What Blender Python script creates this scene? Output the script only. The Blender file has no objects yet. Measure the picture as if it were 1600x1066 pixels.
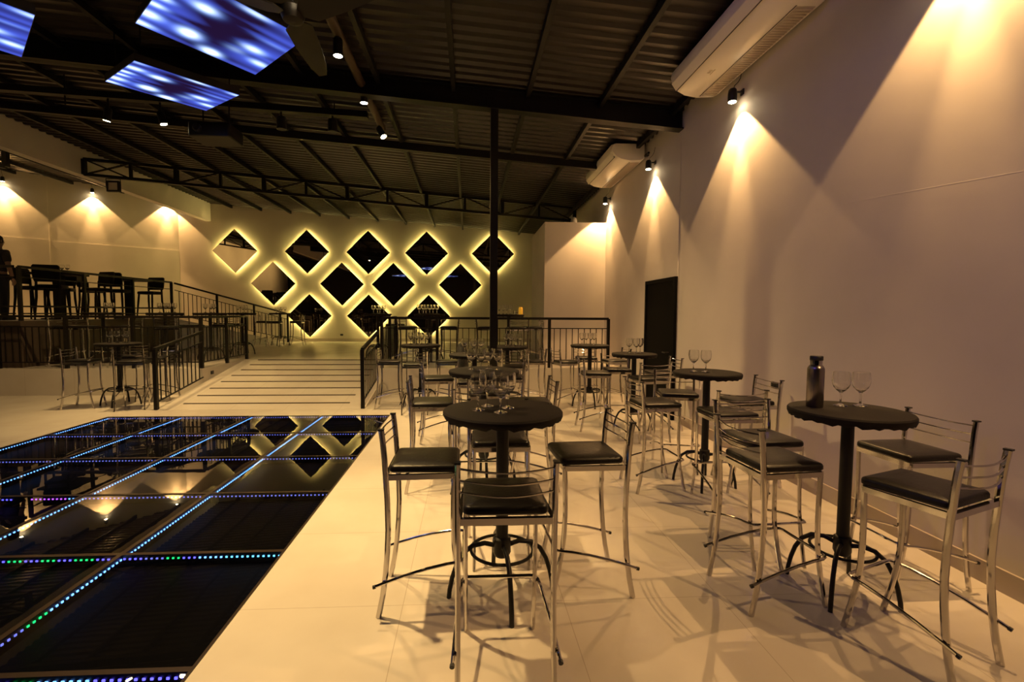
import bpy, math, random
from math import sin, cos, pi, radians, sqrt, exp, atan2
from mathutils import Vector, Matrix
random.seed(7)
S = bpy.context.scene
COL = S.collection

# ------------------------------------------------------------------ camera, world, exposure
F_PX, CX = 750.0, 774.0
PIT, YAW, ROLL, CAM_H = .0575, .0562, .005, 1.62
cd = bpy.data.cameras.new('camera')
cam = bpy.data.objects.new('camera', cd)
COL.objects.link(cam)
cd.sensor_fit = 'HORIZONTAL'
cd.sensor_width = 36.0
cd.lens = 36.0 * F_PX / 1600.0
cd.shift_x = (800.0 - CX) / 1600.0
cd.clip_start = .05
cd.clip_end = 100
_fw = Vector((sin(YAW), cos(YAW), 0)); _r = Vector((cos(YAW), -sin(YAW), 0)); _u = Vector((0, 0, 1))
FWD = _fw * cos(PIT) - _u * sin(PIT)
UPV = _u * cos(PIT) + _fw * sin(PIT)
RGT = _r * cos(ROLL) + UPV * sin(ROLL)
UPV = UPV * cos(ROLL) - _r * sin(ROLL)
m3 = Matrix((RGT, UPV, -FWD)).transposed()
cam.matrix_world = Matrix.Translation((0, 0, CAM_H)) @ m3.to_4x4()
S.camera = cam

w = bpy.data.worlds.new('world')
S.world = w
w.use_nodes = True
w.node_tree.nodes['Background'].inputs[0].default_value = (.02, .02, .025, 1)
w.node_tree.nodes['Background'].inputs[1].default_value = .2

vs = S.view_settings
S.display_settings.display_device = 'sRGB'
vs.view_transform = 'Standard'
vs.look = 'None'
vs.gamma = 1
vs.use_curve_mapping = False
vs.exposure = 0.70
cy = S.cycles
cy.use_denoising = True
cy.max_bounces = 10
cy.diffuse_bounces = 4
cy.glossy_bounces = 5
cy.transmission_bounces = 8
cy.transparent_max_bounces = 10
cy.sample_clamp_indirect = 8.0
cy.blur_glossy = .6
cy.caustics_refractive = True

WARM = (1.0, .565, .205)
TRACK_COL = (1.0, .64, .24)
P_WASH, P_CORE, P_TRACK, P_LEFTWASH, P_BLUE = 150.0, 130.0, 250.0, 185.0, 36.0

# ------------------------------------------------------------------ materials
def mat(name, col=(.5, .5, .5), rough=.5, metal=0.0, spec=.5, emit=None, estr=0.0, noise=None, bump=None, **kw):
    m = bpy.data.materials.new(name)
    m.use_nodes = True
    nt = m.node_tree
    b = nt.nodes['Principled BSDF']
    b.inputs['Base Color'].default_value = (*col, 1)
    b.inputs['Roughness'].default_value = rough
    b.inputs['Metallic'].default_value = metal
    b.inputs['Specular IOR Level'].default_value = spec
    if emit:
        b.inputs['Emission Color'].default_value = (*emit, 1)
        b.inputs['Emission Strength'].default_value = estr
    for k, v in kw.items():
        b.inputs[k].default_value = v
    if noise or bump:
        tc = nt.nodes.new('ShaderNodeTexCoord')
    if noise:
        sc, amt = noise
        n = nt.nodes.new('ShaderNodeTexNoise'); n.inputs['Scale'].default_value = sc; n.inputs['Detail'].default_value = 6
        nt.links.new(tc.outputs['Object'], n.inputs['Vector'])
        r = nt.nodes.new('ShaderNodeValToRGB')
        r.color_ramp.elements[0].position = .3; r.color_ramp.elements[1].position = .7
        r.color_ramp.elements[0].color = (*[c * (1 - amt) for c in col], 1)
        r.color_ramp.elements[1].color = (*[min(1, c * (1 + amt)) for c in col], 1)
        nt.links.new(n.outputs['Fac'], r.inputs['Fac']); nt.links.new(r.outputs['Color'], b.inputs['Base Color'])
    if bump:
        sc, st = bump
        n2 = nt.nodes.new('ShaderNodeTexNoise'); n2.inputs['Scale'].default_value = sc; n2.inputs['Detail'].default_value = 5
        nt.links.new(tc.outputs['Object'], n2.inputs['Vector'])
        bp = nt.nodes.new('ShaderNodeBump'); bp.inputs['Strength'].default_value = st; bp.inputs['Distance'].default_value = .02
        nt.links.new(n2.outputs['Fac'], bp.inputs['Height']); nt.links.new(bp.outputs['Normal'], b.inputs['Normal'])
    return m

M = {}
M['wall'] = mat('plaster_wall', (.62, .575, .54), .7, noise=(1.2, .05), bump=(2.2, .12))
M['wall_back'] = mat('plaster_cream', (.62, .57, .48), .75, noise=(.9, .06), bump=(2.0, .1))
M['riser'] = mat('dark_brown_riser', (.055, .036, .026), .7)
M['dark'] = mat('black_wall_paint', (.012, .010, .010), .7)
M['base'] = mat('baseboard_stone', (.42, .36, .31), .45)
M['ceil'] = mat('dark_sheet', (.015, .011, .0085), .36, spec=.5, noise=(3, .3))
M['steel'] = mat('black_steel', (.005, .0045, .004), .5, spec=.3)
M['pipe'] = mat('brown_duct', (.05, .032, .02), .45)
M['blade'] = mat('fan_blade', (.010, .0072, .005), .5, spec=.25)
M['rail'] = mat('black_rail_paint', (.005, .0036, .0032), .45, spec=.25)
M['door'] = mat('black_door', (.0025, .0025, .0025), .8, spec=.1)
M['chrome'] = mat('chrome', (.60, .57, .55), .10, 1.0)
M['vinyl'] = mat('black_vinyl', (.006, .0045, .004), .36, spec=.4, bump=(60, .08))
M['cap'] = mat('black_plastic', (.012, .012, .012), .45)
M['cloth'] = mat('black_fabric', (.0085, .0062, .005), .7, spec=.22, bump=(220, .15))
M['iron'] = mat('black_iron', (.006, .0055, .0055), .42, spec=.35)
M['acw'] = mat('ac_white', (.84, .80, .74), .28)
M['acg'] = mat('ac_grille', (.55, .48, .40), .45)
M['acd'] = mat('ac_gap', (.04, .03, .025), .5)
M['flask'] = mat('brushed_steel', (.30, .265, .26), .27, 1.0)
M['mirror'] = mat('bronze_mirror', (.62, .56, .48), .012, 1.0)
M['led'] = mat('warm_strip', (1, .8, .4), .5, emit=(1.0, .76, .22), estr=60)
M['lens'] = mat('lamp_lens', (1, .9, .7), .5, emit=(1.0, .78, .46), estr=60)
M['can'] = mat('lamp_black', (.012, .011, .010), .35)
M['jacket'] = mat('black_jacket', (.008, .008, .008), .85, bump=(30, .4))
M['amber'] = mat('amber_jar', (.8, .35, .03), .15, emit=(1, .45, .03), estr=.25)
M['dome'] = mat('white_dome', (.55, .52, .46), .4)
M['wood'] = mat('dark_wood', (.003, .002, .0016), .6, spec=.2)
M['pad'] = mat('black_pad', (.003, .0022, .002), .6, spec=.2)
M['frameb'] = mat('panel_frame', (.05, .035, .025), .35, .6)
M['pit'] = mat('panel_well', (.004, .004, .005), .6, spec=.08)
M['stripe'] = mat('anti_slip', (.035, .022, .015), .8)
M['skin'] = mat('skin', (.30, .17, .11), .5)
M['shirt'] = mat('black_shirt', (.012, .010, .010), .8)
M['patch'] = mat('pale_print', (.35, .30, .24), .7)
M['trouser'] = mat('dark_trousers', (.010, .010, .012), .8)
M['hair'] = mat('dark_hair', (.008, .006, .005), .6)
for n, c, e in (('led_blue', (.11, .34, 1.0), 5.0), ('led_deep', (.09, .08, 1.0), 4.0), ('led_green', (.01, .75, .16), 2.4), ('led_violet', (.38, .08, 1.0), 3.5), ('led_red', (1, .02, .03), 3.0), ('led_dim', (.20, .24, 1.0), 1.3), ('led_cyan', (.10, .50, 1.0), 4.0)):
    M[n] = mat(n, c, .5, emit=c, estr=e)

def glass_mat():
    m = bpy.data.materials.new('clear_glass'); m.use_nodes = True
    b = m.node_tree.nodes['Principled BSDF']
    b.inputs['Base Color'].default_value = (.97, .97, .97, 1)
    b.inputs['Roughness'].default_value = 0.03
    b.inputs['Transmission Weight'].default_value = 1.0
    b.inputs['IOR'].default_value = 1.52
    return m
M['glass'] = glass_mat()

def floor_glass():
    m = bpy.data.materials.new('black_floor_glass'); m.use_nodes = True
    nt = m.node_tree; nt.nodes.clear()
    out = nt.nodes.new('ShaderNodeOutputMaterial'); mx = nt.nodes.new('ShaderNodeMixShader')
    fr = nt.nodes.new('ShaderNodeFresnel'); fr.inputs['IOR'].default_value = 1.62
    tr = nt.nodes.new('ShaderNodeBsdfTransparent'); tr.inputs[0].default_value = (.55, .55, .58, 1)
    gl = nt.nodes.new('ShaderNodeBsdfGlossy'); gl.inputs['Roughness'].default_value = .012; gl.inputs[0].default_value = (.95, .95, .95, 1)
    tc = nt.nodes.new('ShaderNodeTexCoord'); n = nt.nodes.new('ShaderNodeTexNoise'); n.inputs['Scale'].default_value = 2.6
    bp = nt.nodes.new('ShaderNodeBump'); bp.inputs['Strength'].default_value = .035; bp.inputs['Distance'].default_value = .01
    nt.links.new(tc.outputs['Object'], n.inputs['Vector']); nt.links.new(n.outputs['Fac'], bp.inputs['Height'])
    nt.links.new(bp.outputs['Normal'], gl.inputs['Normal'])
    nt.links.new(fr.outputs[0], mx.inputs[0]); nt.links.new(tr.outputs[0], mx.inputs[1]); nt.links.new(gl.outputs[0], mx.inputs[2])
    nt.links.new(mx.outputs[0], out.inputs[0])
    return m
M['floorglass'] = floor_glass()

def floor_tiles():
    m = bpy.data.materials.new('porcelain_tiles'); m.use_nodes = True
    nt = m.node_tree; b = nt.nodes['Principled BSDF']
    tc = nt.nodes.new('ShaderNodeTexCoord')
    br = nt.nodes.new('ShaderNodeTexBrick'); br.offset = 0.0
    br.inputs['Scale'].default_value = 1.0
    br.inputs['Brick Width'].default_value = .9; br.inputs['Row Height'].default_value = .9
    br.inputs['Mortar Size'].default_value = .0022; br.inputs['Mortar Smooth'].default_value = .2
    br.inputs['Color1'].default_value = (.60, .555, .50, 1); br.inputs['Color2'].default_value = (.585, .54, .485, 1)
    br.inputs['Mortar'].default_value = (.43, .38, .33, 1)
    mp = nt.nodes.new('ShaderNodeMapping'); mp.inputs['Location'].default_value = (.36, .1, 0)
    nt.links.new(tc.outputs['Object'], mp.inputs[0]); nt.links.new(mp.outputs[0], br.inputs['Vector'])
    n = nt.nodes.new('ShaderNodeTexNoise'); n.inputs['Scale'].default_value = 1.7; n.inputs['Detail'].default_value = 8
    nt.links.new(tc.outputs['Object'], n.inputs['Vector'])
    mx = nt.nodes.new('ShaderNodeMix'); mx.data_type = 'RGBA'; mx.blend_type = 'MULTIPLY'; mx.inputs[0].default_value = .35
    r = nt.nodes.new('ShaderNodeValToRGB'); r.color_ramp.elements[0].color = (.78, .74, .70, 1); r.color_ramp.elements[0].position = .35; r.color_ramp.elements[1].position = .6
    nt.links.new(n.outputs['Fac'], r.inputs[0]); nt.links.new(br.outputs['Color'], mx.inputs[6]); nt.links.new(r.outputs[0], mx.inputs[7])
    nt.links.new(mx.outputs[2], b.inputs['Base Color'])
    b.inputs['Roughness'].default_value = .25
    b.inputs['Specular IOR Level'].default_value = .5
    return m
M['floor'] = floor_tiles()

# ------------------------------------------------------------------ mesh helpers
class MB:
    def __init__(s): s.v = []; s.f = []; s.mi = []; s.cur = 0
    def add(s, vs_, fs):
        o = len(s.v); s.v += [tuple(p) for p in vs_]
        for f in fs: s.f.append(tuple(o + i for i in f)); s.mi.append(s.cur)
        return s
    def box(s, lo, hi, M4=None):
        x0, y0, z0 = lo; x1, y1, z1 = hi
        vs_ = [(x0, y0, z0), (x1, y0, z0), (x1, y1, z0), (x0, y1, z0), (x0, y0, z1), (x1, y0, z1), (x1, y1, z1), (x0, y1, z1)]
        if M4 is not None: vs_ = [M4 @ Vector(p) for p in vs_]
        return s.add(vs_, [(0, 3, 2, 1), (4, 5, 6, 7), (0, 1, 5, 4), (1, 2, 6, 5), (2, 3, 7, 6), (3, 0, 4, 7)])
    def cbox(s, c, size, M4=None):
        return s.box([c[i] - size[i] / 2 for i in range(3)], [c[i] + size[i] / 2 for i in range(3)], M4)
    def prism(s, poly, z0, z1):
        n = len(poly)
        z0 = z0 if isinstance(z0, (list, tuple)) else [z0] * n
        z1 = z1 if isinstance(z1, (list, tuple)) else [z1] * n
        vs_ = [(p[0], p[1], z0[i]) for i, p in enumerate(poly)] + [(p[0], p[1], z1[i]) for i, p in enumerate(poly)]
        fs = [tuple(range(n - 1, -1, -1)), tuple(range(n, 2 * n))] + [(i, (i + 1) % n, n + (i + 1) % n, n + i) for i in range(n)]
        return s.add(vs_, fs)
    def loft(s, rings, closed=False, caps=True):
        n = len(rings[0]); vs_ = [p for r in rings for p in r]; fs = []
        k = len(rings)
        for a in range(k if closed else k - 1):
            b = (a + 1) % k
            for i in range(n): fs.append((a * n + i, a * n + (i + 1) % n, b * n + (i + 1) % n, b * n + i))
        if caps and not closed:
            fs.append(tuple(range(n - 1, -1, -1))); fs.append(tuple((k - 1) * n + i for i in range(n)))
        return s.add(vs_, fs)
    def tube(s, pts, r, n=8, closed=False, prof=None, up=None):
        pts = [Vector(p) for p in pts]; k = len(pts)
        if prof is None: prof = [(cos(2 * pi * i / n), sin(2 * pi * i / n)) for i in range(n)]
        rs = r if isinstance(r, (list, tuple)) else [r] * k
        tang = []
        for i in range(k):
            if closed: t = pts[(i + 1) % k] - pts[i - 1]
            else: t = pts[min(i + 1, k - 1)] - pts[max(i - 1, 0)]
            tang.append(t.normalized())
        u = Vector(up) if up is not None else (Vector((0, 0, 1)) if abs(tang[0].z) < .9 else Vector((1, 0, 0)))
        rings = []
        for i in range(k):
            t = tang[i]; u2 = (u - t * u.dot(t))
            if u2.length < 1e-5: u2 = t.orthogonal()
            u2.normalize(); u = u2 if up is None else u
            vv = t.cross(u2)
            rings.append([pts[i] + (u2 * a + vv * b) * rs[i] for a, b in prof])
        return s.loft(rings, closed)
    def lathe(s, prof, n=24, c=(0, 0, 0)):
        rings = [[(c[0] + r * cos(2 * pi * i / n), c[1] + r * sin(2 * pi * i / n), c[2] + z) for i in range(n)] for r, z in prof]
        return s.loft(rings, False, True)
    def slab(s, w, d, z0, z1, rc=.03, re=.012, seg=4, dome=0.0, c=(0, 0)):
        def ring(inset, z):
            out = []; ww = w / 2 - inset; dd = d / 2 - inset; r = max(rc - inset, .002)
            for cxs, cys, a0 in ((1, 1, 0), (-1, 1, 90), (-1, -1, 180), (1, -1, 270)):
                for q in range(seg + 1):
                    a = radians(a0 + 90 * q / seg)
                    out.append((c[0] + cxs * (ww - r) + r * cos(a), c[1] + cys * (dd - r) + r * sin(a), z))
            return out
        rr = [ring(re * .6, z0), ring(0, z0 + re * .6), ring(0, z1 - re), ring(re * .35, z1 - re * .35), ring(re, z1)]
        if dome: rr += [ring(re + min(w, d) * .15, z1 + dome * .7), ring(re + min(w, d) * .3, z1 + dome)]
        return s.loft(rr)
    def build(s, name, m, parent=None, loc=None, rot=None, smooth=True, mats=None):
        me = bpy.data.meshes.new(name)
        me.from_pydata(s.v, [], s.f)
        for mm in (mats or [m]): me.materials.append(mm)
        if mats: me.polygons.foreach_set('material_index', s.mi)
        if smooth:
            me.polygons.foreach_set('use_smooth', [True] * len(me.polygons))
            me.set_sharp_from_angle(angle=radians(38))
        me.update()
        o = bpy.data.objects.new(name, me); COL.objects.link(o)
        if parent is not None: o.parent = parent
        if loc is not None: o.location = loc
        if rot is not None: o.rotation_euler = rot
        return o

def tag(o, label, cat, group=None, kind=None):
    o['label'] = label; o['category'] = cat
    if group: o['group'] = group
    if kind: o['kind'] = kind
    return o
def thing(name, label, cat, loc=(0, 0, 0), rz=0.0, group=None):
    o = bpy.data.objects.new(name, None); COL.objects.link(o)
    o.empty_display_size = .1
    o.location = loc; o.rotation_euler = (0, 0, rz)
    return tag(o, label, cat, group)
def struct(o):
    o['kind'] = 'structure'; return o
KIDS = {}
def dup(root, loc, rz, label, group=None):
    r = root.copy(); COL.objects.link(r); r.location = loc; r.rotation_euler = (0, 0, rz); r['label'] = label
    if group: r['group'] = group
    for ch in list(root.children):
        c = ch.copy(); COL.objects.link(c); c.parent = r
        for g in list(ch.children):
            d = g.copy(); COL.objects.link(d); d.parent = c
    return r
def spot(name, loc, target, power, deg, blend, parent=None, col=WARM, size=.03):
    l = bpy.data.lights.new(name, 'SPOT'); l.energy = power; l.color = col; l.spot_size = radians(deg); l.spot_blend = blend; l.shadow_soft_size = size
    o = bpy.data.objects.new(name, l); COL.objects.link(o)
    d = Vector(target) - Vector(loc)
    o.rotation_euler = d.to_track_quat('-Z', 'Y').to_euler()
    o.location = loc
    if parent is not None: o.parent = parent
    return o

# ------------------------------------------------------------------ key dimensions (metres)
Z1, Z2 = .52, 1.43                    # raised platform, upper left platform
XR, XR2 = 3.14, 3.14                  # right wall, and its thicker far stretch
YB = 18.5                             # mirror wall
YP = 9.6                              # front edge of the raised platform
RX0, RX1, RY0, RY1 = -5.17, -1.75, 8.12, 11.4   # entrance ramp
XE, YE0, YE1 = -8.65, 9.78, 14.65      # edge of the upper left platform
XL = -15.3
YF = -5.0
def ceil_z(x): return 4.62 + .078 * (XR - x)
DX = [-5.53, -4.455, -3.385, -2.31, -1.24]          # dance floor columns
DY = [7.62, 6.53, 5.44, 4.34, 3.25, 2.16, 1.07, -.02]

# ------------------------------------------------------------------ shell
b = MB()
D = -.10
b.box((XL, DY[0], D), (XR + .2, YB + .2, 0)); b.box((XL, YF, D), (DX[0], DY[0], 0)); b.box((DX[-1], YF, D), (XR + .2, DY[0], 0)); b.box((DX[0], YF, D), (DX[-1], DY[-1], 0))
struct(b.build('floor', M['floor'], smooth=False))
b = MB(); b.prism([(XL, YP), (RX0, YP), (RX0, RY1), (RX1, RY1), (RX1, YP), (XR2, YP), (XR2, YB), (XL, YB)], 0.0, Z1)
struct(b.build('raised_platform_floor', M['floor'], smooth=False))
b = MB(); rz = [0.002, 0.002, Z1, Z1]
b.prism([(RX0, RY0), (RX1, RY0), (RX1, RY1), (RX0, RY1)], 0.0, rz)
struct(b.build('ramp_floor', M['floor'], smooth=False))
# far slanted left wall geometry
WA, WB = Vector((-10.66, 18.5)), Vector((-13.5, 16.42))
wd = (WB - WA).normalized(); wn = Vector((wd.y, -wd.x))
if wn.y > 0: wn = -wn
WC = WB + wd * 2.4
b = MB()
b.prism([(XE, YE0), (XE, YE1), (-10.1, 15.75), tuple(WB), (XL, 15.1), (XL, YE0)], Z1, Z2)
struct(b.build('upper_platform_floor', M['wall'], smooth=False))
b = MB(); b.box((XE, YE0 - .012, Z1), (XE + .012, YE1, Z2)); b.box((XL, YE0 - .012, Z1), (XE, YE0, Z2))
struct(b.build('upper_platform_floor_riser', M['riser'], smooth=False))
b = MB()
b.prism([(XE, YE1), (-6.5, 17.75), (-7.6, 18.48), (-10.1, 15.75)], Z1, [Z2, Z1 + .01, Z1 + .01, Z2])
struct(b.build('upper_ramp_floor', M['wall'], smooth=False))

def wallbox(name, lo, hi, m):
    return struct(MB().box(lo, hi).build(name, M[m], smooth=False))
b = MB().box((XR, YF, 0), (XR + .2, 6.90, 4.66))
for (ya, za_), (yb, zb_) in (((2.2, 2.405), (3.5, 2.52)), ((3.5, 2.52), (5.75, 2.70))):       # shallow plaster seam
    b.add([(XR + .01, ya, za_ - .19), (XR + .01, yb, zb_ - .15), (XR + .01, yb, zb_ + .15), (XR + .01, ya, za_ + .19), (XR - .0003, ya, za_), (XR - .0003, yb, zb_)],
          [(0, 4, 5, 1), (4, 3, 2, 5), (0, 3, 4), (1, 5, 2)])
struct(b.build('wall_right', M['wall'], smooth=False))
wallbox('wall_right_far', (XR, 7.10, 0), (XR + .2, YB + .2, 4.66), 'wall')
wallbox('wall_right_joint', (XR + .006, 6.90, 0), (XR + .2, 7.10, 4.66), 'wall')
b = MB().box((-10.8, YB, Z1 - .1), (XR + .2, YB + .2, 5.9)); struct(b.build('wall_back', M['wall_back'], smooth=False))
b = MB()
o_ = .2
P = [WA, WB]
b.prism([tuple(WA), tuple(WB), tuple(WB - wn * o_), tuple(WA - wn * o_)], Z1, 6.4)
b.prism([tuple(WA + wn * .014), tuple(WB + wn * .014), tuple(WB), tuple(WA)], Z1, 3.88)       # lower part stands slightly proud: a plaster ledge
struct(b.build('wall_left', M['wall_back'], smooth=False))
b = MB()
q0 = WB + wn * .025
b.prism([tuple(q0), tuple(WC + wn * .025), tuple(WC - wn * o_), tuple(WB - wn * o_)], Z1, 6.5)
b.prism([tuple(q0 + wn * .014), tuple(WC + wn * .039), tuple(WC + wn * .025), tuple(q0)], Z1, 3.92)
struct(b.build('wall_left_far', M['wall_back'], smooth=False))
wallbox('wall_left_side', (XL - .2, YF, 0), (XL, 15.2, 6.5), 'wall_back')
wallbox('wall_front', (XL, YF - .2, 0), (XR + .2, YF, 6.5), 'dark')
# white block that closes the room's far right corner
b = MB().box((1.73, 10.95, Z1), (XR2, 13.1, 3.70)); struct(b.build('wall_block', M['wall'], smooth=False))
# left concrete beam
b = MB().prism([(-9.72, YF), (-9.5, YF), (-9.5, YB), (-9.72, YB)], 4.97, 5.66); struct(b.build('wall_beam', M['wall'], smooth=False))
# baseboards
struct(MB().box((XR - .018, YF, 0), (XR, 6.9, .135)).build('baseboard_right', M['base'], smooth=False))
struct(MB().box((XR2 - .018, 8.32, 0), (XR2, YP, .135)).build('baseboard_right_far', M['base'], smooth=False))
struct(MB().box((-10.6, YB - .02, Z1), (XR2, YB, Z1 + .12)).build('baseboard_back', M['base'], smooth=False))
# door: black leaf in a black frame on the right wall
door = struct(MB().box((XR2 - .03, 7.13, 0), (XR2 + .01, 8.27, 2.15)).build('door_1', M['door'], smooth=False))
fr = MB(); fr.box((XR2 - .045, 7.09, 0), (XR2, 7.15, 2.19)); fr.box((XR2 - .045, 8.25, 0), (XR2, 8.31, 2.19)); fr.box((XR2 - .045, 7.15, 2.13), (XR2, 8.25, 2.19))
fr.build('door_frame', M['door'], door, smooth=False)
hd = MB().tube([(XR2 - .03, 7.28, 1.02), (XR2 - .085, 7.28, 1.02), (XR2 - .085, 7.40, 1.02)], .011, 8).build('door_handle', M['iron'], door)

# corrugated roof
b = MB(); prof = []
y = YF - .1
while y < YB + .3:
    prof += [(y, 0.0), (y + .05, .0), (y + .085, .034), (y + .155, .034)]
    y += .19
x0, x1 = XR + .3, XL - .3
vs_ = []
for (yy, dz) in prof: vs_ += [(x0, yy, ceil_z(x0) + dz), (x1, yy, ceil_z(x1) + dz)]
b.add(vs_, [(2 * i, 2 * i + 1, 2 * i + 3, 2 * i + 2) for i in range(len(prof) - 1)])
struct(b.build('ceiling', M['ceil'], smooth=False))
k = 0
for i in range(-13, 4):
    x = -.22 + 1.065 * i
    if x > XR - .1 or -9.75 < x < -9.3: continue
    z = ceil_z(x)
    struct(MB().box((x - .03, YF, z - .10), (x + .03, YB, z - .005)).build('ceiling_purlin', M['steel'], smooth=False))
def girder(name, y, t, h, xa, xb, drop=0.0, flange=True):
    b = MB()
    za, zb = ceil_z(xa) - drop, ceil_z(xb) - drop
    def bar(dy0, dy1, dz0, dz1):
        b.add([(xa, y + dy0, za + dz0), (xb, y + dy0, zb + dz0), (xb, y + dy1, zb + dz0), (xa, y + dy1, za + dz0),
               (xa, y + dy0, za + dz1), (xb, y + dy0, zb + dz1), (xb, y + dy1, zb + dz1), (xa, y + dy1, za + dz1)],
              [(0, 3, 2, 1), (4, 5, 6, 7), (0, 1, 5, 4), (1, 2, 6, 5), (2, 3, 7, 6), (3, 0, 4, 7)])
    if flange:
        bar(-t / 2, t / 2, -h, -h + .02); bar(-t / 2, t / 2, -.02, 0); bar(-.02, .02, -h, 0)
    else: bar(-t / 2, t / 2, -h, 0)
    return struct(b.build(name, M['steel'], smooth=False))
girder('ceiling_girder', 7.1, .16, .29, -9.5, XR, .0)
girder('ceiling_beam', 9.5, .10, .14, -9.5, XR2, .08, False)
struct(MB().box((.37 - .055, 7.1 - .055, 0), (.37 + .055, 7.1 + .055, ceil_z(.37) - .28)).build('steel_pillar', M['steel'], smooth=False))

# roof trusses (chords and webs as parts)
def truss(name, label, A, B, za, zb, h, n):
    t = thing(name, label, 'roof truss', (A[0], A[1], za))
    A3, B3 = Vector((0, 0, 0)), Vector((B[0] - A[0], B[1] - A[1], zb - za))
    U = Vector((0, 0, h))
    sq = [(1, 1), (-1, 1), (-1, -1), (1, -1)]
    MB().tube([A3, B3], .035, prof=sq).build('lower_chord', M['steel'], t, smooth=False)
    MB().tube([A3 + U, B3 + U], .035, prof=sq).build('upper_chord', M['steel'], t, smooth=False)
    for i in range(n + 1):
        p = A3.lerp(B3, i / n)
        MB().tube([p, p + U], .03 if i % 2 else .045, prof=sq).build('upright', M['steel'], t, smooth=False)
        if i < n:
            q = A3.lerp(B3, (i + 1) / n)
            MB().tube([p, q + U] if i % 2 == 0 else [p + U, q], .018, prof=sq).build('diagonal', M['steel'], t, smooth=False)
            if i == 0: MB().tube([p + U, q], .018, prof=sq).build('diagonal', M['steel'], t, smooth=False)
    return t
truss('roof_truss', 'long black roof truss spanning the room in front of the mirror wall', (-9.46, 12.6), (3.02, 13.75), 4.99, 4.26, .37, 12)
truss('roof_truss', 'short black roof truss over the upper left platform beyond the white beam', (-9.76, 10.9), (-15.5, 10.9), 4.66, 5.55, .42, 6)

# ------------------------------------------------------------------ wall-washing lamps
def wash(x, y, z, nx, ny, label, group, power, core):
    """can lamp on a wall whose room-side normal is (nx, ny); x, y is the point on the wall"""
    rz = atan2(ny, nx)
    t = thing('wall_spotlight', label, 'wall lamp', (x, y, z), rz, group)
    MB().lathe([(.0, -.115), (.046, -.11), (.050, -.10), (.050, -.02), (.044, .02), (.030, .035), (.0, .036)][::-1], 20, (.12, 0, 0)).build('lamp_can', M['can'], t)
    MB().lathe([(.0, .002), (.040, .0), (.040, -.004), (.0, -.005)], 20, (.12, 0, -.114)).build('lens', M['lens'], t)
    MB().tube([(0, 0, 0), (.10, 0, 0)], .013, 8).cbox((.006, 0, 0), (.012, .06, .06)).build('wall_bracket', M['can'], t)
    MB().tube([(.11, 0, .03), (.10, 0, .07), (.05, -.01, .12), (.02, -.02, .17), (.004, -.02, .26)], .004, 6).build('cable', M['can'], t)
    spot('wash_light', (.12, 0, -.13), (.125, 0, -2), power, 94, .12, t, size=.02)
    spot('core_light', (.12, 0, -.13), (.06, 0, -2), core, 34, .9, t, size=.02)
    return t
G = 'wall lamps along the right wall'
for (yy, lb, xx) in ((.4, 'black wall lamp on the right wall behind the viewer', XR), (2.92, 'black wall lamp on the right wall above the table with the steel flask', XR),
                     (5.50, 'black can lamp on the right wall below the large nearest air conditioner', XR),
                     (8.08, 'black can lamp on the right wall at the near end of the small air conditioner', XR2),
                     (10.64, 'small black can lamp on the right wall beside the white corner block', XR2)):
    wash(xx, yy, 4.17, -1, 0, lb, G, P_WASH * (1.1 if yy > 10 else 1), P_CORE)
G = 'wall lamps over the upper left platform'
for (s_, lb, off) in ((.35, 'wall lamp half hidden behind the long white beam', 0), (2.4, 'black can lamp on the far left wall, right of the short truss', 0), (4.5, 'black can lamp on the far left wall, leftmost one above the person', .025)):
    p = WA + wd * s_ + wn * off
    wash(p.x, p.y, 5.68, wn.x, wn.y, lb, G, P_LEFTWASH, P_CORE * 1.6)
# ------------------------------------------------------------------ ceiling pipe, track lamps, hanging bar
t = MB().tube([(-1.52, -3, 4.86), (-1.52, 8.75, 4.86)], .058, 16).build('ceiling_pipe', M['pipe']); tag(t, 'brown round pipe hung under the roof carrying spot lamps', 'pipe')
def can_lamp(x, y, z, label, group, tilt=None, L=.2, r=.055, power=P_TRACK, deg=80, aim=None, zt=None):
    t = thing('ceiling_spotlight', label, 'spot lamp', (x, y, z), 0, group)
    d = (Vector(tilt) if tilt else Vector((0, 0, -1))).normalized()
    q = d.to_track_quat('-Z', 'Y').to_matrix().to_4x4()
    c = MB().lathe([(.0, L), (r * .8, L), (r, L - .02), (r, .0), (r * .92, 0.0), (r * .9, .012), (0, .013)], 22)
    c.v = [tuple(q @ Vector(p)) for p in c.v]; c.build('lamp_can', M['can'], t)
    l = MB().lathe([(0, .009), (r * .88, .008), (r * .88, .003), (0, .002)], 22)
    l.v = [tuple(q @ Vector(p)) for p in l.v]; l.build('lens', M['lens'], t)
    top = -d * L
    MB().tube([tuple(top * .9), (top.x * .9, top.y * .9, (zt or z + L + .1) - z)], .016, 8).build('stem', M['can'], t)
    if power: spot('track_light', tuple(d * .03), tuple(d * 3), power, deg, .85, t, col=TRACK_COL, size=.05)
    return t
G = 'spot lamps under the ceiling pipe'
can_lamp(-1.52, 5.86, 4.60, 'lit round spot lamp on the brown pipe, nearest the ceiling fan', G, zt=4.81)
can_lamp(-1.50, 7.16, 4.62, 'lit round spot lamp on the brown pipe, the middle one', G, zt=4.81)
can_lamp(-1.44, 8.42, 4.60, 'tilted lit spot lamp at the far end of the brown pipe', G, tilt=(.45, -.25, -.8), zt=4.86, power=P_TRACK * 1.8)
can_lamp(-1.52, 4.55, 4.60, 'lit round spot lamp on the brown pipe, second from the viewer', G, zt=4.81, power=P_TRACK * 1.35)
can_lamp(-1.52, 3.2, 4.60, 'lit round spot lamp on the brown pipe, nearest the viewer', G, tilt=(.09, -.02, -1), zt=4.81, power=P_TRACK * 2.7, deg=56)
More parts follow.
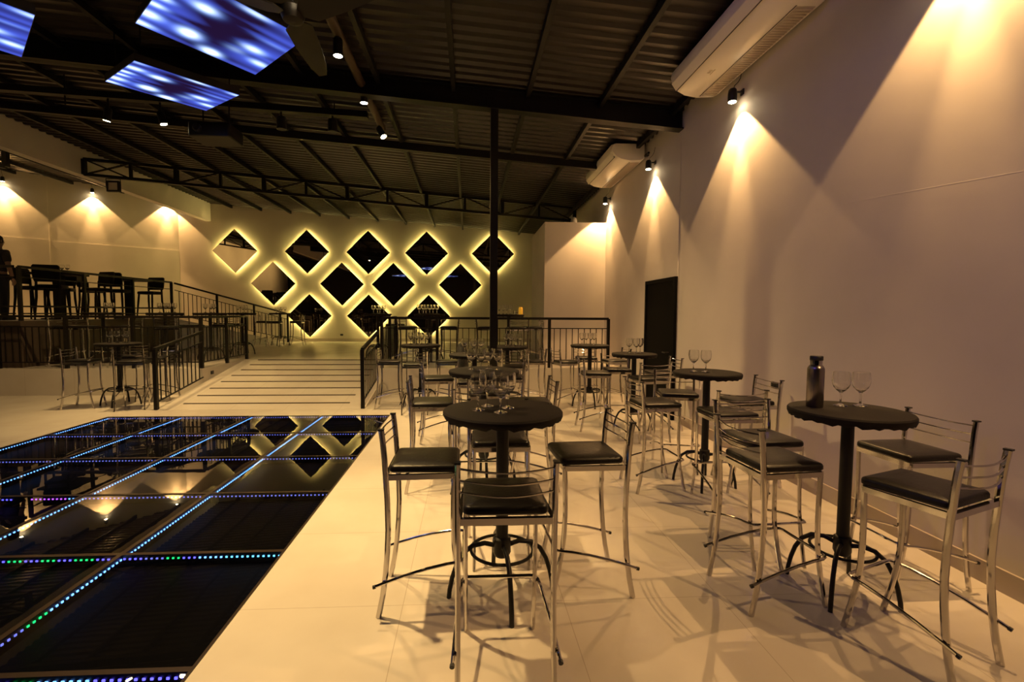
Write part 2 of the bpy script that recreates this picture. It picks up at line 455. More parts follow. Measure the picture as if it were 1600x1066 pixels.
bar = MB(); za, zb = 5.06, 4.84
bar.add([(-9.0, 8.14, za + .1), (-1.66, 8.14, zb - .03), (-1.66, 8.26, zb - .03), (-9.0, 8.26, za + .1), (-9.0, 8.14, za + .2), (-1.66, 8.14, zb + .07), (-1.66, 8.26, zb + .07), (-9.0, 8.26, za + .2)],
        [(0, 3, 2, 1), (4, 5, 6, 7), (0, 1, 5, 4), (1, 2, 6, 5), (2, 3, 7, 6), (3, 0, 4, 7)])
bt = thing('lighting_bar', 'black lighting bar hung across the roof beyond the video panels', 'lighting bar')
bar.build('bar', M['steel'], bt, smooth=False)
for x in (-8.4, -6.4, -4.4, -2.2):
    MB().tube([(x, 8.2, 4.9), (x, 8.2, ceil_z(x))], .012, 6).build('hanger_rod', M['steel'], bt)
G = 'spot lamps under the black lighting bar'
can_lamp(-5.78, 8.2, 4.66, 'lit spot lamp under the black bar, left of the pair below the panels', G, tilt=(-.22, .06, -1), zt=5.08, power=P_TRACK * 1.15, deg=100)
can_lamp(-4.90, 8.2, 4.63, 'lit spot lamp under the black bar, right of the pair below the panels', G, tilt=(.25, .05, -1), zt=5.04, power=P_TRACK * 1.9, deg=100)
can_lamp(-3.05, 8.2, 4.60, 'unlit dark spot lamp under the black bar, beside the projector', G, zt=4.9, power=0, r=.075)
can_lamp(-2.23, 8.2, 4.58, 'unlit dark spot lamp under the black bar, nearest the pipe', G, zt=4.88, power=0, r=.075)
for o in list(bpy.data.objects):
    if o.name.startswith('lens') and o.parent and o.parent['label'].startswith('unlit'): o.data.materials[0] = M['cap']
G3 = 'added fill spots aimed at the left side wall'  # unseen spots added to brighten the wall that the mirrors reflect
for yy, q in ((-1.0, 'nearest the viewer'), (2.6, 'the middle one'), (6.0, 'nearest the upper platform')):
    can_lamp(-12.6, yy, 5.35, 'added unseen fill spot aimed at the left side wall, ' + q, G3, tilt=(-.9, .1, -.12), zt=5.8, power=P_TRACK * .65, deg=120)
G4 = 'added blue fill lamps over the dance floor'  # lamps out of view, added to give the right wall a purple tint
for xx, yy, q in ((-4.2, .2, 'farther from the tables'), (-2.2, -.6, 'nearer the tables')):
    t4 = can_lamp(xx, yy, 4.5, 'added blue fill lamp over the near end of the dance floor, ' + q, G4, tilt=(.82, .57, -.27), zt=5.0, power=0, r=.09, L=.26)
    d4 = Vector((.82, .57, -.27)).normalized()
    spot('blue_fill_light', tuple(d4 * .04), tuple(d4 * 3), P_BLUE, 62, .8, t4, col=(.30, .16, 1.0), size=.09)
    for ch in t4.children:
        if ch.name.startswith('lens'): ch.data.materials[0] = M['led_deep']
# projector
t = thing('projector', 'black boxy projector hung under the roof below the video panel', 'projector', (-3.98, 8.0, 4.42))
MB().slab(.62, .5, -.11, .11, .04, .02).build('housing', M['cap'], t)
MB().lathe([(0, 0), (.06, 0), (.06, .05), (.045, .06), (0, .055)], 18).build('lens_barrel', M['can'], t, (-.15, -.25, 0), (radians(90), 0, 0))
MB().tube([(-.2, 0, .1), (-.2, 0, ceil_z(-3.98) - 4.41)], .012, 6).tube([(.2, 0, .1), (.2, 0, ceil_z(-3.98) - 4.41)], .012, 6).build('hanger', M['steel'], t)
# ceiling fan
t = thing('ceiling_fan', 'dark ceiling fan with wide blades beside the brown pipe', 'fan', (-1.66, 4.80, 4.42))
MB().lathe([(0, .10), (.05, .10), (.10, .06), (.11, 0), (.09, -.05), (.04, -.07), (0, -.07)], 20).build('hub', M['blade'], t)
MB().tube([(0, 0, .08), (0, 0, ceil_z(-1.66) - 4.41)], .018, 8).build('drop_rod', M['steel'], t)
for a in (93, 213, 333):
    q = Matrix.Rotation(radians(a), 4, 'Z') @ Matrix.Rotation(radians(-13), 4, 'X')
    bl = MB(); ring = lambda x, w_: [(x, -w_ / 2, -.006), (x, w_ / 2, -.006), (x, w_ / 2, .006), (x, -w_ / 2, .006)]
    bl.loft([ring(.09, .08), ring(.2, .26), ring(.50, .25), ring(.95, .18), ring(1.15, .09)])
    bl.v = [tuple(q @ Vector(p)) for p in bl.v]; bl.build('blade', M['blade'], t, smooth=False)
# floodlight on the long truss
t = thing('floodlight', 'unlit square floodlight under the left end of the long truss', 'floodlight', (-8.75, 12.55, 4.70))
fb = MB(); fb.box((-.15, -.03, -.13), (.15, -.015, -.09)); fb.box((-.15, -.03, .09), (.15, -.015, .13)); fb.box((-.15, -.03, -.09), (-.11, -.015, .09)); fb.box((.11, -.03, -.09), (.15, -.015, .09)); fb.box((-.15, -.015, -.13), (.15, .05, .13))
fb.build('housing', M['steel'], t, smooth=False)
MB().box((-.11, -.022, -.09), (.11, -.016, .09)).build('front_glass', M['acg'], t, smooth=False)
MB().tube([(-.17, 0, 0), (-.17, 0, .19), (.17, 0, .19), (.17, 0, 0)], .012, 6).build('yoke', M['steel'], t)
# dome on top of the block
t = MB().lathe([(0, 0), (.065, 0), (.075, .03), (.07, .08), (.05, .12), (.02, .14), (0, .142)], 18).build('dome_fixture', M['dome'], None, (2.42, 11.08, 3.70)); tag(t, 'small pale dome fixture standing on the white corner block', 'fixture')

# ------------------------------------------------------------------ video panels
def video_panel(label, c, d, b_, zz):
    """corner c, then d along the long side and b_ along the short side (plan points)"""
    c = Vector((*c, zz)); ex = Vector((*d, zz)) - c; ey = Vector((*b_, zz)) - c
    ctr = c + ex / 2 + ey / 2
    t = thing('video_panel', label, 'video panel', tuple(ctr), 0, 'video panels under the roof')
    h = MB(); rel = [(-ex - ey) / 2, (ex - ey) / 2, (ex + ey) / 2, (-ex + ey) / 2]
    pol = [(p.x * 1.01, p.y * 1.01) for p in rel]
    if (pol[1][0] - pol[0][0]) * (pol[2][1] - pol[0][1]) - (pol[1][1] - pol[0][1]) * (pol[2][0] - pol[0][0]) < 0: pol = pol[::-1]
    h.prism(pol, .004, .09); h.build('housing', M['cap'], t, smooth=False)
    NX, NY = 72, 48
    blobs = [(.96, .97, .09, .035, .7), (.94, .76, .09, .055, 1.5), (.97, .56, .08, .04, 1.4), (.97, .42, .08, .035, 1.4), (.97, .24, .09, .06, 1.6), (.99, .05, .11, .04, 1.5), (.70, .70, .09, .06, 1.6), (.67, .22, .085, .075, 1.9),
             (.44, .07, .085, .06, 1.9), (.21, .44, .10, .055, 1.4), (.07, .24, .09, .05, 1.3), (.42, .97, .13, .035, 1.2), (.02, .96, .10, .04, 1.0), (.31, .30, .09, .05, .5), (.12, .66, .16, .03, .3)]
    vs_, fs, cols = [], [], []
    for j in range(NY + 1):
        for i in range(NX + 1):
            u, v = i / NX, j / NY
            p = rel[0] + ex * u + ey * v; vs_.append((p.x, p.y, 0))
            a = sum(k_ * exp(-((u - bu) / su) ** 2 - ((v - bv) / sv) ** 2) for bu, bv, su, sv, k_ in blobs)
            st = .5 + .5 * sin(v * 40 + 1.3 * sin(v * 17))
            dark = exp(-((u - .5) / .22) ** 2) * (.55 + .45 * exp(-((v - .5) / .35) ** 2))
            bl = max(0, .30 + .45 * st - .85 * dark) + 0
            cols.append((.010 + .045 * bl + .42 * a ** 1.5, .004 + .085 * bl + .56 * a ** 1.3, .022 + .55 * bl + .9 * a, 1))
    for j in range(NY):
        for i in range(NX):
            q = j * (NX + 1) + i; fs.append((q, q + 1, q + NX + 2, q + NX + 1))
    s_ = MB(); s_.add(vs_, fs); o = s_.build('screen', M['screen'], t, smooth=False)
    ca = o.data.color_attributes.new('picture', 'FLOAT_COLOR', 'POINT')
    for i, cc in enumerate(cols): ca.data[i].color = cc
    hg = MB()
    for p in rel:
        pz = ceil_z(ctr.x) - zz - .0
        hg.tube([(p.x * .85, p.y * .85, .08), (p.x * .85, p.y * .85, pz)], .008, 6)
    hg.build('hanger_cables', M['steel'], t)
    return t
m = bpy.data.materials.new('screen_picture'); m.use_nodes = True; nt = m.node_tree; nt.nodes.clear()
out = nt.nodes.new('ShaderNodeOutputMaterial'); em = nt.nodes.new('ShaderNodeEmission'); at = nt.nodes.new('ShaderNodeAttribute'); at.attribute_name = 'picture'
em.inputs[1].default_value = 1.0
nt.links.new(at.outputs['Color'], em.inputs[0]); nt.links.new(em.outputs[0], out.inputs[0]); M['screen'] = m
video_panel('blue video panel, the farthest and smallest of the three', (-3.76, 7.28), (-4.55, 6.46), (-3.05, 6.74), 4.5)
video_panel('blue video panel, the largest one, beside the ceiling fan', (-2.59, 6.16), (-3.33, 5.17), (-1.72, 5.33), 4.5)
video_panel('blue video panel at the left edge of the picture', (-4.37, 5.10), (-5.12, 4.16), (-3.64, 4.39), 4.1)
video_panel('added unseen blue video panel over the dance floor, above and left of the viewer', (-3.2, 3.3), (-3.95, 2.35), (-2.45, 2.6), 4.3)  # unseen panel added for blue fill on the walls
video_panel('added unseen blue video panel over the dance floor, right above its near corner', (-1.5, 2.3), (-2.25, 1.35), (-.75, 1.6), 4.3)  # second panel out of view, also added for its blue fill

# ------------------------------------------------------------------ air conditioners
def aircon(label, y0, y1, xw, dark):
    t = thing('air_conditioner', label, 'air conditioner', (xw, (y0 + y1) / 2, 4.36), 0, 'air conditioners under the roof on the right wall')
    L = (y1 - y0) / 2
    pr = [(-.03, .01), (-.10, -.035), (-.30, -.045), (-.46, -.02), (-.56, .03), (-.62, .10), (-.645, .17), (-.63, .235), (-.57, .262), (-.03, .262)]
    def ring(y, s_=1.0): return [(p[0] * s_ + (s_ - 1) * .3, y, .11 + (p[1] - .11) * s_) for p in pr]
    MB().loft([ring(-L, .93), ring(-L + .035, 1), ring(L - .035, 1), ring(L, .93)]).build('body', M['acw'], t)
    # outlet louvre along the front edge
    MB().loft([[(-.575, y, .025), (-.632, y, .105), (-.640, y, .098), (-.583, y, .018)] for y in (-L + .05, L - .05)]).build('outlet_flap', M['acw'], t, smooth=False)
    MB().loft([[(-.560, y, .026), (-.578, y, .044), (-.586, y, .036), (-.568, y, .020)] for y in (-L + .04, L - .04)]).build('outlet_gap', M['acd'], t, smooth=False)
    g = MB()
    for y in (-L + .10, L - .10): pass
    g.loft([[(-.105, y, -.036), (-.275, y, -.045), (-.275, y, -.050), (-.105, y, -.041)] for y in (-L + .09, L - .09)])
    n = 40
    for i in range(n):
        y = -L + .11 + (2 * L - .22) * i / (n - 1)
        g.box((-.265, y - .004, -.054), (-.115, y + .004, -.045))
    g.build('intake_grille', M['acg'], t, smooth=False)
    e = MB().loft([[(-.285, y, -.046), (-.295, y, -.0465), (-.295, y, -.0485), (-.285, y, -.048)] for y in (-L + .07, L - .07)]); e.build('panel_seam', M['acd'], t, smooth=False)
    if dark:
        lg = MB()
        yc = L - .62
        zl = lambda x: -.045 + (-.30 - x) / .16 * .025 - .003
        for dy in (-.022, .022):
            lg.lathe([(.0, 0), (.02, 0), (.02, .002), (0, .002)], 14, (-.445, yc + dy, zl(-.445)))
        lg.box((-.418, yc - .06, zl(-.418)), (-.408, yc + .06, zl(-.418) + .004))
        lg.build('maker_badge', M['acg'], t, smooth=False)
    MB().box((-.05, -L - .10, .02), (0, -L - .02, .06)).tube([(-.03, -L + .02, .05), (-.03, -L - .16, .05)], .02, 8).build('pipe_stub', M['can'], t)
    return t
aircon('large cream air conditioner under the roof, the nearest one', 4.12, 6.02, XR, True)
aircon('small cream air conditioner under the roof, the one farther away', 8.48, 10.35, XR2, False)

# ------------------------------------------------------------------ mirrors with halo strips
rows = [(3.88, (-8.62, -6.01, -3.76, -1.58, .93), 'top row'), (2.69, (-7.26, -4.74, -2.83, -.31), 'middle row'), (1.50, (-5.95, -3.76, -1.51), 'bottom row')]
ordn = {0: 'first', 1: 'second', 2: 'third', 3: 'fourth', 4: 'fifth'}
proto = None
for z, xs, rn in rows:
    for i, x in enumerate(xs):
        lb = 'backlit diamond mirror on the far wall, %s, %s from the left' % (rn, ordn[i])
        if proto is None:
            t = thing('diamond_mirror', lb, 'mirror', (x, YB, z), 0, 'backlit diamond mirrors on the far wall'); proto = t
            hs = .81
            MB().add([(-hs, -.09, 0), (0, -.09, -hs), (hs, -.09, 0), (0, -.09, hs), (-hs, -.075, 0), (0, -.075, -hs), (hs, -.075, 0), (0, -.075, hs)],
                     [(0, 1, 2, 3), (7, 6, 5, 4), (0, 4, 5, 1), (1, 5, 6, 2), (2, 6, 7, 3), (3, 7, 4, 0)]).build('mirror_glass', M['mirror'], t, smooth=False)
            hi, ho = .66, .675
            fr = MB(); pts = [(-1, 0), (0, -1), (1, 0), (0, 1)]
            for k in range(4):
                a, c_ = pts[k], pts[(k + 1) % 4]
                fr.add([(a[0] * hi, -.074, a[1] * hi), (c_[0] * hi, -.074, c_[1] * hi), (c_[0] * ho, -.074, c_[1] * ho), (a[0] * ho, -.074, a[1] * ho),
                        (a[0] * hi, -.001, a[1] * hi), (c_[0] * hi, -.001, c_[1] * hi), (c_[0] * ho, -.001, c_[1] * ho), (a[0] * ho, -.001, a[1] * ho)],
                       [(0, 1, 2, 3), (7, 6, 5, 4), (0, 4, 5, 1), (1, 5, 6, 2), (2, 6, 7, 3), (3, 7, 4, 0)])
            fr.build('backing_frame', M['cap'], t, smooth=False)
            st = MB(); h0, h1 = .690, .700
            for k in range(4):
                a, c_ = pts[k], pts[(k + 1) % 4]
                st.add([(a[0] * h0, -.045, a[1] * h0), (c_[0] * h0, -.045, c_[1] * h0), (c_[0] * h1, -.045, c_[1] * h1), (a[0] * h1, -.045, a[1] * h1),
                        (a[0] * h0, -.025, a[1] * h0), (c_[0] * h0, -.025, c_[1] * h0), (c_[0] * h1, -.025, c_[1] * h1), (a[0] * h1, -.025, a[1] * h1)],
                       [(0, 1, 2, 3), (7, 6, 5, 4), (0, 4, 5, 1), (1, 5, 6, 2), (2, 6, 7, 3), (3, 7, 4, 0)])
            st.build('light_strip', M['led'], t, smooth=False)
        else: dup(proto, (x, YB, z), 0, lb)

# ------------------------------------------------------------------ dance floor panels
def dots(side, w_, d_, pat):
    """LED dots on one inner side wall of a panel; returns MB with material indices"""
    s_ = MB(); n = 30
    for i in range(n):
        s_.cur = pat(i)
        if s_.cur < 0: continue
        u = (i + .5) / n
        z = -.022
        if side == 'far': c = (-w_ / 2 + w_ * u, d_ / 2 - .004, z); sz = (.012, .005, .010)
        elif side == 'near': c = (-w_ / 2 + w_ * u, -d_ / 2 + .004, z); sz = (.012, .005, .010)
        elif side == 'left': c = (-w_ / 2 + .004, d_ / 2 - d_ * u, z); sz = (.005, .012, .010)
        else: c = (w_ / 2 - .004, d_ / 2 - d_ * u, z); sz = (.005, .012, .010)
        s_.cbox(c, sz)
    return s_
LEDM = [M['led_blue'], M['led_deep'], M['led_green'], M['led_violet'], M['led_red'], M['led_dim'], M['led_cyan']]
allblue = lambda i: 0
dimrow = lambda i: 5
def seq(*runs):
    L = []
    for c, n in runs: L += [c] * n
    return lambda i: L[i] if i < len(L) else 0
special = {  # (row, column) -> side -> pattern; columns count from the left
    (4, 3): {'far': seq((1, 4), (5, 4), (2, 3), (1, 3), (0, 5), (6, 11)), 'left': seq((0, 16), (2, 4), (5, 10)), 'right': seq((0, 5), (5, 5), (3, 3), (5, 17))},
    (4, 2): {'far': seq((1, 4), (2, 3), (1, 3), (2, 3), (1, 3), (2, 3), (1, 3), (2, 4), (1, 4)), 'left': allblue},
    (4, 1): {'far': seq((2, 4), (1, 6), (2, 4), (1, 6)), 'left': allblue},
    (5, 3): {'far': seq((1, 8), (2, 3), (0, 7), (1, 12)), 'left': allblue},
    (5, 2): {'far': seq((0, 20), (1, 4), (2, 3), (0, 3)), 'left': allblue},
    (3, 1): {'far': seq((4, 5), (-1, 5), (1, 4), (-1, 4), (3, 9), (0, 3)), 'left': allblue},
}
rown = {0: 'farthest row', 1: 'second row from the ramp', 2: 'third row from the ramp', 3: 'fourth row from the ramp', 4: 'fifth row from the ramp', 5: 'sixth row from the ramp', 6: 'nearest row'}
coln = {0: 'far left column', 1: 'second column from the left', 2: 'third column from the left', 3: 'column beside the tables'}
FW_ = .016
mesh_cache = {}
for r in range(7):
    for c in range(4):
        x0, x1 = DX[c], DX[c + 1]; y1, y0 = DY[r], DY[r + 1]
        cxm, cym, w_, d_ = (x0 + x1) / 2, (y0 + y1) / 2, x1 - x0, y1 - y0
        t = thing('dance_floor_panel', 'black mirrored dance floor panel edged with lights, %s, %s' % (rown[r], coln[c]), 'floor panel', (cxm, cym, 0), 0, 'lit glass panels of the dance floor')
        iw, idp = w_ - 2 * FW_, d_ - 2 * FW_
        fr = MB()
        fr.box((-w_ / 2, -d_ / 2, -.09), (-iw / 2, d_ / 2, .004)); fr.box((iw / 2, -d_ / 2, -.09), (w_ / 2, d_ / 2, .004))
        fr.box((-iw / 2, -d_ / 2, -.09), (iw / 2, -idp / 2, .004)); fr.box((-iw / 2, idp / 2, -.09), (iw / 2, d_ / 2, .004))
        fr.build('frame', M['frameb'], t, smooth=False)
        MB().box((-iw / 2, -idp / 2, -.09), (iw / 2, idp / 2, -.075)).build('well', M['pit'], t, smooth=False)
        MB().add([(-iw / 2, -idp / 2, 0), (iw / 2, -idp / 2, 0), (iw / 2, idp / 2, 0), (-iw / 2, idp / 2, 0)], [(0, 1, 2, 3)]).build('glass_top', M['floorglass'], t, smooth=False)
        sp = special.get((r, c), {})
        for side in ('far', 'left', 'right'):
            pat = sp.get(side, allblue if side == 'left' else dimrow)
            dots(side, iw, idp, pat).build('light_strip', None, t, smooth=False, mats=LEDM)

# ------------------------------------------------------------------ ramp strips, outlets
for i in range(8):
    y = 8.42 + (11.36 - 8.42) * i / 7
    z = Z1 * (y - RY0) / (RY1 - RY0)
    sl = atan2(Z1, RY1 - RY0)
    o = MB().cbox((0, 0, .002), (RX1 - RX0 - .62, .035, .008)).build('anti_slip_strip', M['stripe'], None, ((RX0 + RX1) / 2 + .0, y, z + .003), (sl, 0, 0), smooth=False)
    tag(o, 'dark anti-slip strip across the ramp, %s from the bottom' % ('first', 'second', 'third', 'fourth', 'fifth', 'sixth', 'seventh', 'eighth, topmost')[i], 'anti-slip strip', 'strips across the ramp')
def outlet(label, loc, rz):
    t = thing('wall_outlet', label, 'outlet', loc, rz, 'wall outlets')
    MB().slab(.11, .07, 0, .012, .01, .004).build('cover_plate', M['cap'], t, rot=(radians(90), 0, 0))
    MB().cbox((0, -.014, 0), (.05, .006, .03)).build('socket_insert', M['can'], t, smooth=False)
outlet('black outlet on the right wall behind the second wall-side table', (XR, 4.72, .9), radians(-90))
outlet('black outlet low on the mirror wall between two bottom mirrors', (-4.8, YB, .78), 0)
outlet('black outlet on the side of the ramp, left', (RX0, 9.95, .40), radians(90))
outlet('black outlet low on the far right wall beside the platform', (XR2, 9.1, .45), radians(-90))

# ------------------------------------------------------------------ railings
SQ = [(1, 1), (-1, 1), (-1, -1), (1, -1)]
def railing(label, A, B, za, zb, posts, h=1.0, pitch=.122, bars=None):
    A3 = Vector((A[0], A[1], za)); B3 = Vector((B[0], B[1], zb)); L = (Vector(B) - Vector(A)).length
    t = thing('railing', label, 'railing', tuple(A3)); D_ = B3 - A3
    def P_(u, z): return D_ * u + Vector((0, 0, z))
    MB().tube([P_(0, h), P_(1, h)], .024, prof=SQ).build('top_rail', M['rail'], t, smooth=False)
    MB().tube([P_(0, h - .2), P_(1, h - .2)], .009, prof=SQ).build('middle_rail', M['rail'], t, smooth=False)
    for zb_ in (bars or (.12,)): MB().tube([P_(0, zb_), P_(1, zb_)], .010 if not bars else .013, prof=SQ).build('bottom_rail', M['rail'], t, smooth=False)
    for u in posts: MB().tube([P_(u, 0), P_(u, h)], .028, prof=SQ, up=(0, 1, 0)).build('post', M['rail'], t, smooth=False)
    n = 0 if bars else max(2, int(L / pitch)); me = None
    for i in range(1, n):
        u = i / n
        if any(abs(u - q) * L < .05 for q in posts): continue
        o = MB().tube([(0, 0, .12), (0, 0, h - .2)], .0075, prof=SQ, up=(0, 1, 0)) if me is None else None
        if me is None: bo = o.build('baluster', M['rail'], t, smooth=False); me = bo.data
        else: bo = bpy.data.objects.new('baluster', me); COL.objects.link(bo); bo.parent = t
        bo.location = P_(u, 0)
    return t
rz_ = lambda y: Z1 * (y - RY0) / (RY1 - RY0)
railing('black railing along the front edge of the left raised platform', (-8.95, YP + .05), (RX0 - .03, YP + .05), Z1, Z1, (0, .33, .66, 1))
railing('black sloping railing on the left side of the ramp', (RX0 + .03, RY0 + .03), (RX0 + .03, YP - .03), rz_(RY0 + .03), rz_(YP), (0,))
railing('black railing beside the upper half of the ramp, left side', (RX0 - .03, YP + .12), (RX0 - .03, RY1 + .15), Z1, Z1, (.5, 1))
railing('black sloping railing on the right side of the ramp', (RX1 - .03, RY0 + .03), (RX1 - .03, YP - .03), rz_(RY0 + .03), rz_(YP), (0,))
railing('black railing beside the upper half of the ramp, right side', (RX1 + .03, YP + .12), (RX1 + .03, RY1 + .15), Z1, Z1, (.5, 1))
railing('black railing along the front edge of the right raised platform', (RX1 + .03, YP + .05), (2.85, YP + .05), Z1, Z1, (0, .24, .5, .735, 1))
railing('black railing along the right edge of the upper left platform', (XE - .05, YE0 + .08), (XE - .05, YE1), Z2, Z2, (0, .33, .66, 1), 1.05, bars=(.14, .28))
railing('black railing across the front of the upper left platform', (-12.6, YE0 + .05), (XE - .12, YE0 + .05), Z2, Z2, (0, .33, .66), 1.05, bars=(.14, .28))
railing('black sloping railing down the ramp from the upper left platform', (XE + .0, YE1 + .06), (-6.5, 17.7), Z2, Z1 + .02, (.33, .66, 1), 1.03)

# ------------------------------------------------------------------ bar stools
def make_stool(label):
    t = thing('bar_stool', label, 'bar stool', group='chrome bar stools with black seats')
    MB().slab(.365, .37, .772, .812, .035, .014, dome=.008).build('seat', M['vinyl'], t)
    fr = MB()
    for lo, hi in (((-.195, -.205, .742), (.195, -.183, .770)), ((-.178, .150, .742), (.178, .172, .770))): fr.box(lo, hi)
    for s in (-1, 1):
        fr.prism([(s * .178 - .01, .16), (s * .195 - .01, -.19), (s * .195 + .01, -.19), (s * .178 + .01, .16)][::s * -1 or 1], .742, .770)
    fr.build('seat_frame', M['chrome'], t, smooth=False)
    oct_ = [(cos(radians(22.5 + 45 * i)) * 1.0, sin(radians(22.5 + 45 * i)) * 1.25) for i in range(8)]
    rear = [(1.01, -.218), (.95, -.210), (.86, -.202), (.76, -.196), (.62, -.188), (.48, -.185), (.36, -.190), (.24, -.200), (.12, -.216), (0, -.240)]
    front = [(.757, .160), (.62, .156), (.48, .155), (.36, .160), (.26, .172), (.16, .190), (.07, .209), (0, .225)]
    for s in (-1, 1):
        lg = MB().tube([(s * .203, y, z) for z, y in rear], .0125, prof=oct_, up=(1, 0, 0)).build('leg', M['chrome'], t)
        MB().cbox((s * .203, -.219, 1.012), (.026, .032, .008)).build('post_cap', M['cap'], lg, smooth=False)
    for s in (-1, 1):
        MB().tube([(s * .172, y, z) for z, y in front], .0115, prof=oct_, up=(1, 0, 0)).build('leg', M['chrome'], t)
    path = [(.224, -.252, .182), (.222, -.215, .195), (.214, -.10, .232), (.205, .02, .263), (.197, .12, .281), (.191, .18, .287), (.178, .204, .289), (.155, .210, .290)]
    full = path + [(-x, y, z) for x, y, z in path[::-1]]
    fo = MB().tube(full, .0085, 8).build('footrest', M['chrome'], t)
    for s in (-1, 1): MB().tube([(s * .224, -.250, .182), (s * .2243, -.264, .178)], .0105, 8).build('end_cap', M['cap'], fo)
    for z, bow in ((.985, .030), (.935, .034), (.885, .036)):
        yb = -.216 + (1.01 - z) * .09
        MB().tube([(-.2 + .4 * i / 10, yb - bow * sin(pi * i / 10), z - .012 * sin(pi * i / 10)) for i in range(11)], .0048, 6).build('back_rail', M['chrome'], t)
    return t
TN = {'T1': 'nearest centre table', 'T2': 'second centre table', 'T5': 'third centre table', 'T3': 'far centre table left of the pillar', 'T4': 'far centre table right of the pillar',
      'R1': 'table with the steel flask', 'R2': 'second wall-side table', 'R3': 'third wall-side table', 'R4': 'farthest wall-side table', 'F0': 'table left of the ramp',
      'U1': 'raised table of goblets behind the jacket', 'U2': 'raised table beside the ramp top', 'U3': 'raised table with the amber jar',
      'L0': 'leftmost raised table', 'L1': 'second raised table from the left', 'L2': 'raised table beside the ramp railing', 'L3': 'raised table beyond the ramp railing', 'L4': 'raised table nearest the mirror wall'}
TP = {'T1': (.195, 2.69, 0, 6), 'T2': (.15, 4.57, 0, 4), 'T5': (.08, 6.42, 0, 10), 'T3': (-.82, 8.32, 0, 0), 'T4': (.65, 7.97, 0, 4), 'R1': (2.18, 2.61, 0, 42), 'R2': (2.25, 4.39, 0, 60), 'R3': (2.29, 6.5, 0, 0), 'R4': (2.13, 8.3, 0, 5),
      'F0': (-6.03, 8.62, 0, 12), 'U1': (-.85, 10.55, Z1, 0), 'U2': (-2.25, 12.1, Z1, 0), 'U3': (.88, 10.48, Z1, 0), 'L0': (-7.6, 10.45, Z1, 0), 'L1': (-6.35, 10.45, Z1, 0), 'L2': (-5.72, 11.0, Z1, 0), 'L3': (-5.9, 12.9, Z1, 0), 'L4': (-6.25, 16.35, Z1, 0)}
ST = [  # table, x, y of the seat centre, facing direction, side words
    ('T1', .16, 2.145, (0, 1), 'on the near side of the'), ('T1', -.225, 2.70, (1, 0), 'on the dance-floor side of the'), ('T1', .69, 2.80, (-1, -.06), 'on the wall side of the'), ('T1', .21, 3.16, (0, -1), 'on the far side of the'),
    ('T2', .09, 4.03, (0, 1), 'on the near side of the'), ('T2', -.33, 4.47, (1, .06), 'on the dance-floor side of the'), ('T2', .52, 4.44, (-1, 0), 'on the wall side of the'), ('T2', .2, 5.02, (0, -1), 'on the far side of the'),
    ('T5', .06, 5.80, (0, 1), 'on the near side of the'), ('T5', -.38, 6.12, (1, .15), 'on the ramp side of the'), ('T5', .52, 6.22, (-1, .1), 'on the wall side of the'),
    ('T3', -.85, 7.83, (0, 1), 'on the near side of the'), ('T3', -1.33, 8.30, (1, 0), 'on the ramp side of the'), ('T3', -.36, 8.28, (-1, .05), 'holding the black jacket at the'),
    ('T4', .72, 7.50, (0, 1), 'on the near side of the'), ('T4', 1.10, 8.33, (-1, -.1), 'on the wall side of the'),
    ('R1', 2.17, 2.22, (-.35, .94), 'on the near side of the'), ('R1', 2.70, 2.77, (-1, -.06), 'between wall and'), ('R1', 1.765, 2.63, (1, .06), 'on the open side of the'), ('R1', 1.97, 3.09, (.06, -1), 'on the far side of the'),
    ('R2', 2.19, 3.92, (-.04, 1), 'on the near side of the'), ('R2', 2.66, 4.46, (-1, 0), 'between wall and'), ('R2', 1.75, 4.38, (1, .06), 'on the open side of the'), ('R2', 2.20, 4.90, (-.25, -1), 'on the far side of the'),
    ('R3', 2.32, 6.10, (-.1, 1), 'on the near side of the'), ('R3', 2.72, 6.62, (-1, 0), 'between wall and'), ('R3', 1.79, 6.62, (1, -.05), 'on the open side of the'), ('R3', 2.22, 7.02, (-.1, -1), 'on the far side of the'),
    ('R4', 1.70, 8.2, (1, .22), 'on the open side of the'), ('R4', 2.59, 8.36, (-1, -.04), 'between wall and'), ('R4', 2.22, 8.92, (-.05, -1), 'on the far side of the'),
    ('F0', -5.66, 8.45, (-.35, .94), 'on the near side of the'), ('F0', -6.47, 8.42, (1, .15), 'on the left side of the'), ('F0', -5.56, 8.95, (-1, -.15), 'between ramp and'), ('F0', -6.15, 9.08, (.1, -1), 'on the far side of the'),
    ('U1', -1.30, 10.45, (1, 0), 'on the ramp side of the'), ('U1', -.42, 10.45, (-1, 0), 'on the wall side of the'), ('U2', -1.90, 12.6, (-.5, -.8), 'on the far side of the'),
    ('U3', .38, 10.28, (1, 0), 'on the ramp side of the'), ('U3', 1.0, 10.02, (-.2, .97), 'on the near side of the'), ('U3', 1.42, 10.56, (-1, -.1), 'on the wall side of the'),
    ('L0', -8.12, 10.2, (1, .1), 'on the left side of the'), ('L0', -7.09, 10.36, (-1, 0), 'on the right side of the'), ('L0', -7.6, 9.98, (0, 1), 'on the near side of the'),
    ('L1', -6.05, 10.04, (-.4, .9), 'on the near side of the'),
    ('L2', -6.2, 11.15, (1, -.1), 'on the left side of the'), ('L2', -5.7, 11.48, (0, -1), 'on the far side of the'),
    ('L3', -6.38, 12.9, (1, 0), 'on the left side of the'), ('L3', -5.85, 12.42, (0, 1), 'on the near side of the'),
    ('L4', -6.76, 16.3, (1, 0), 'on the left side of the'), ('L4', -5.74, 16.42, (-1, -.1), 'on the right side of the'), ('L4', -6.22, 15.85, (0, 1), 'on the near side of the'),
]
proto = None
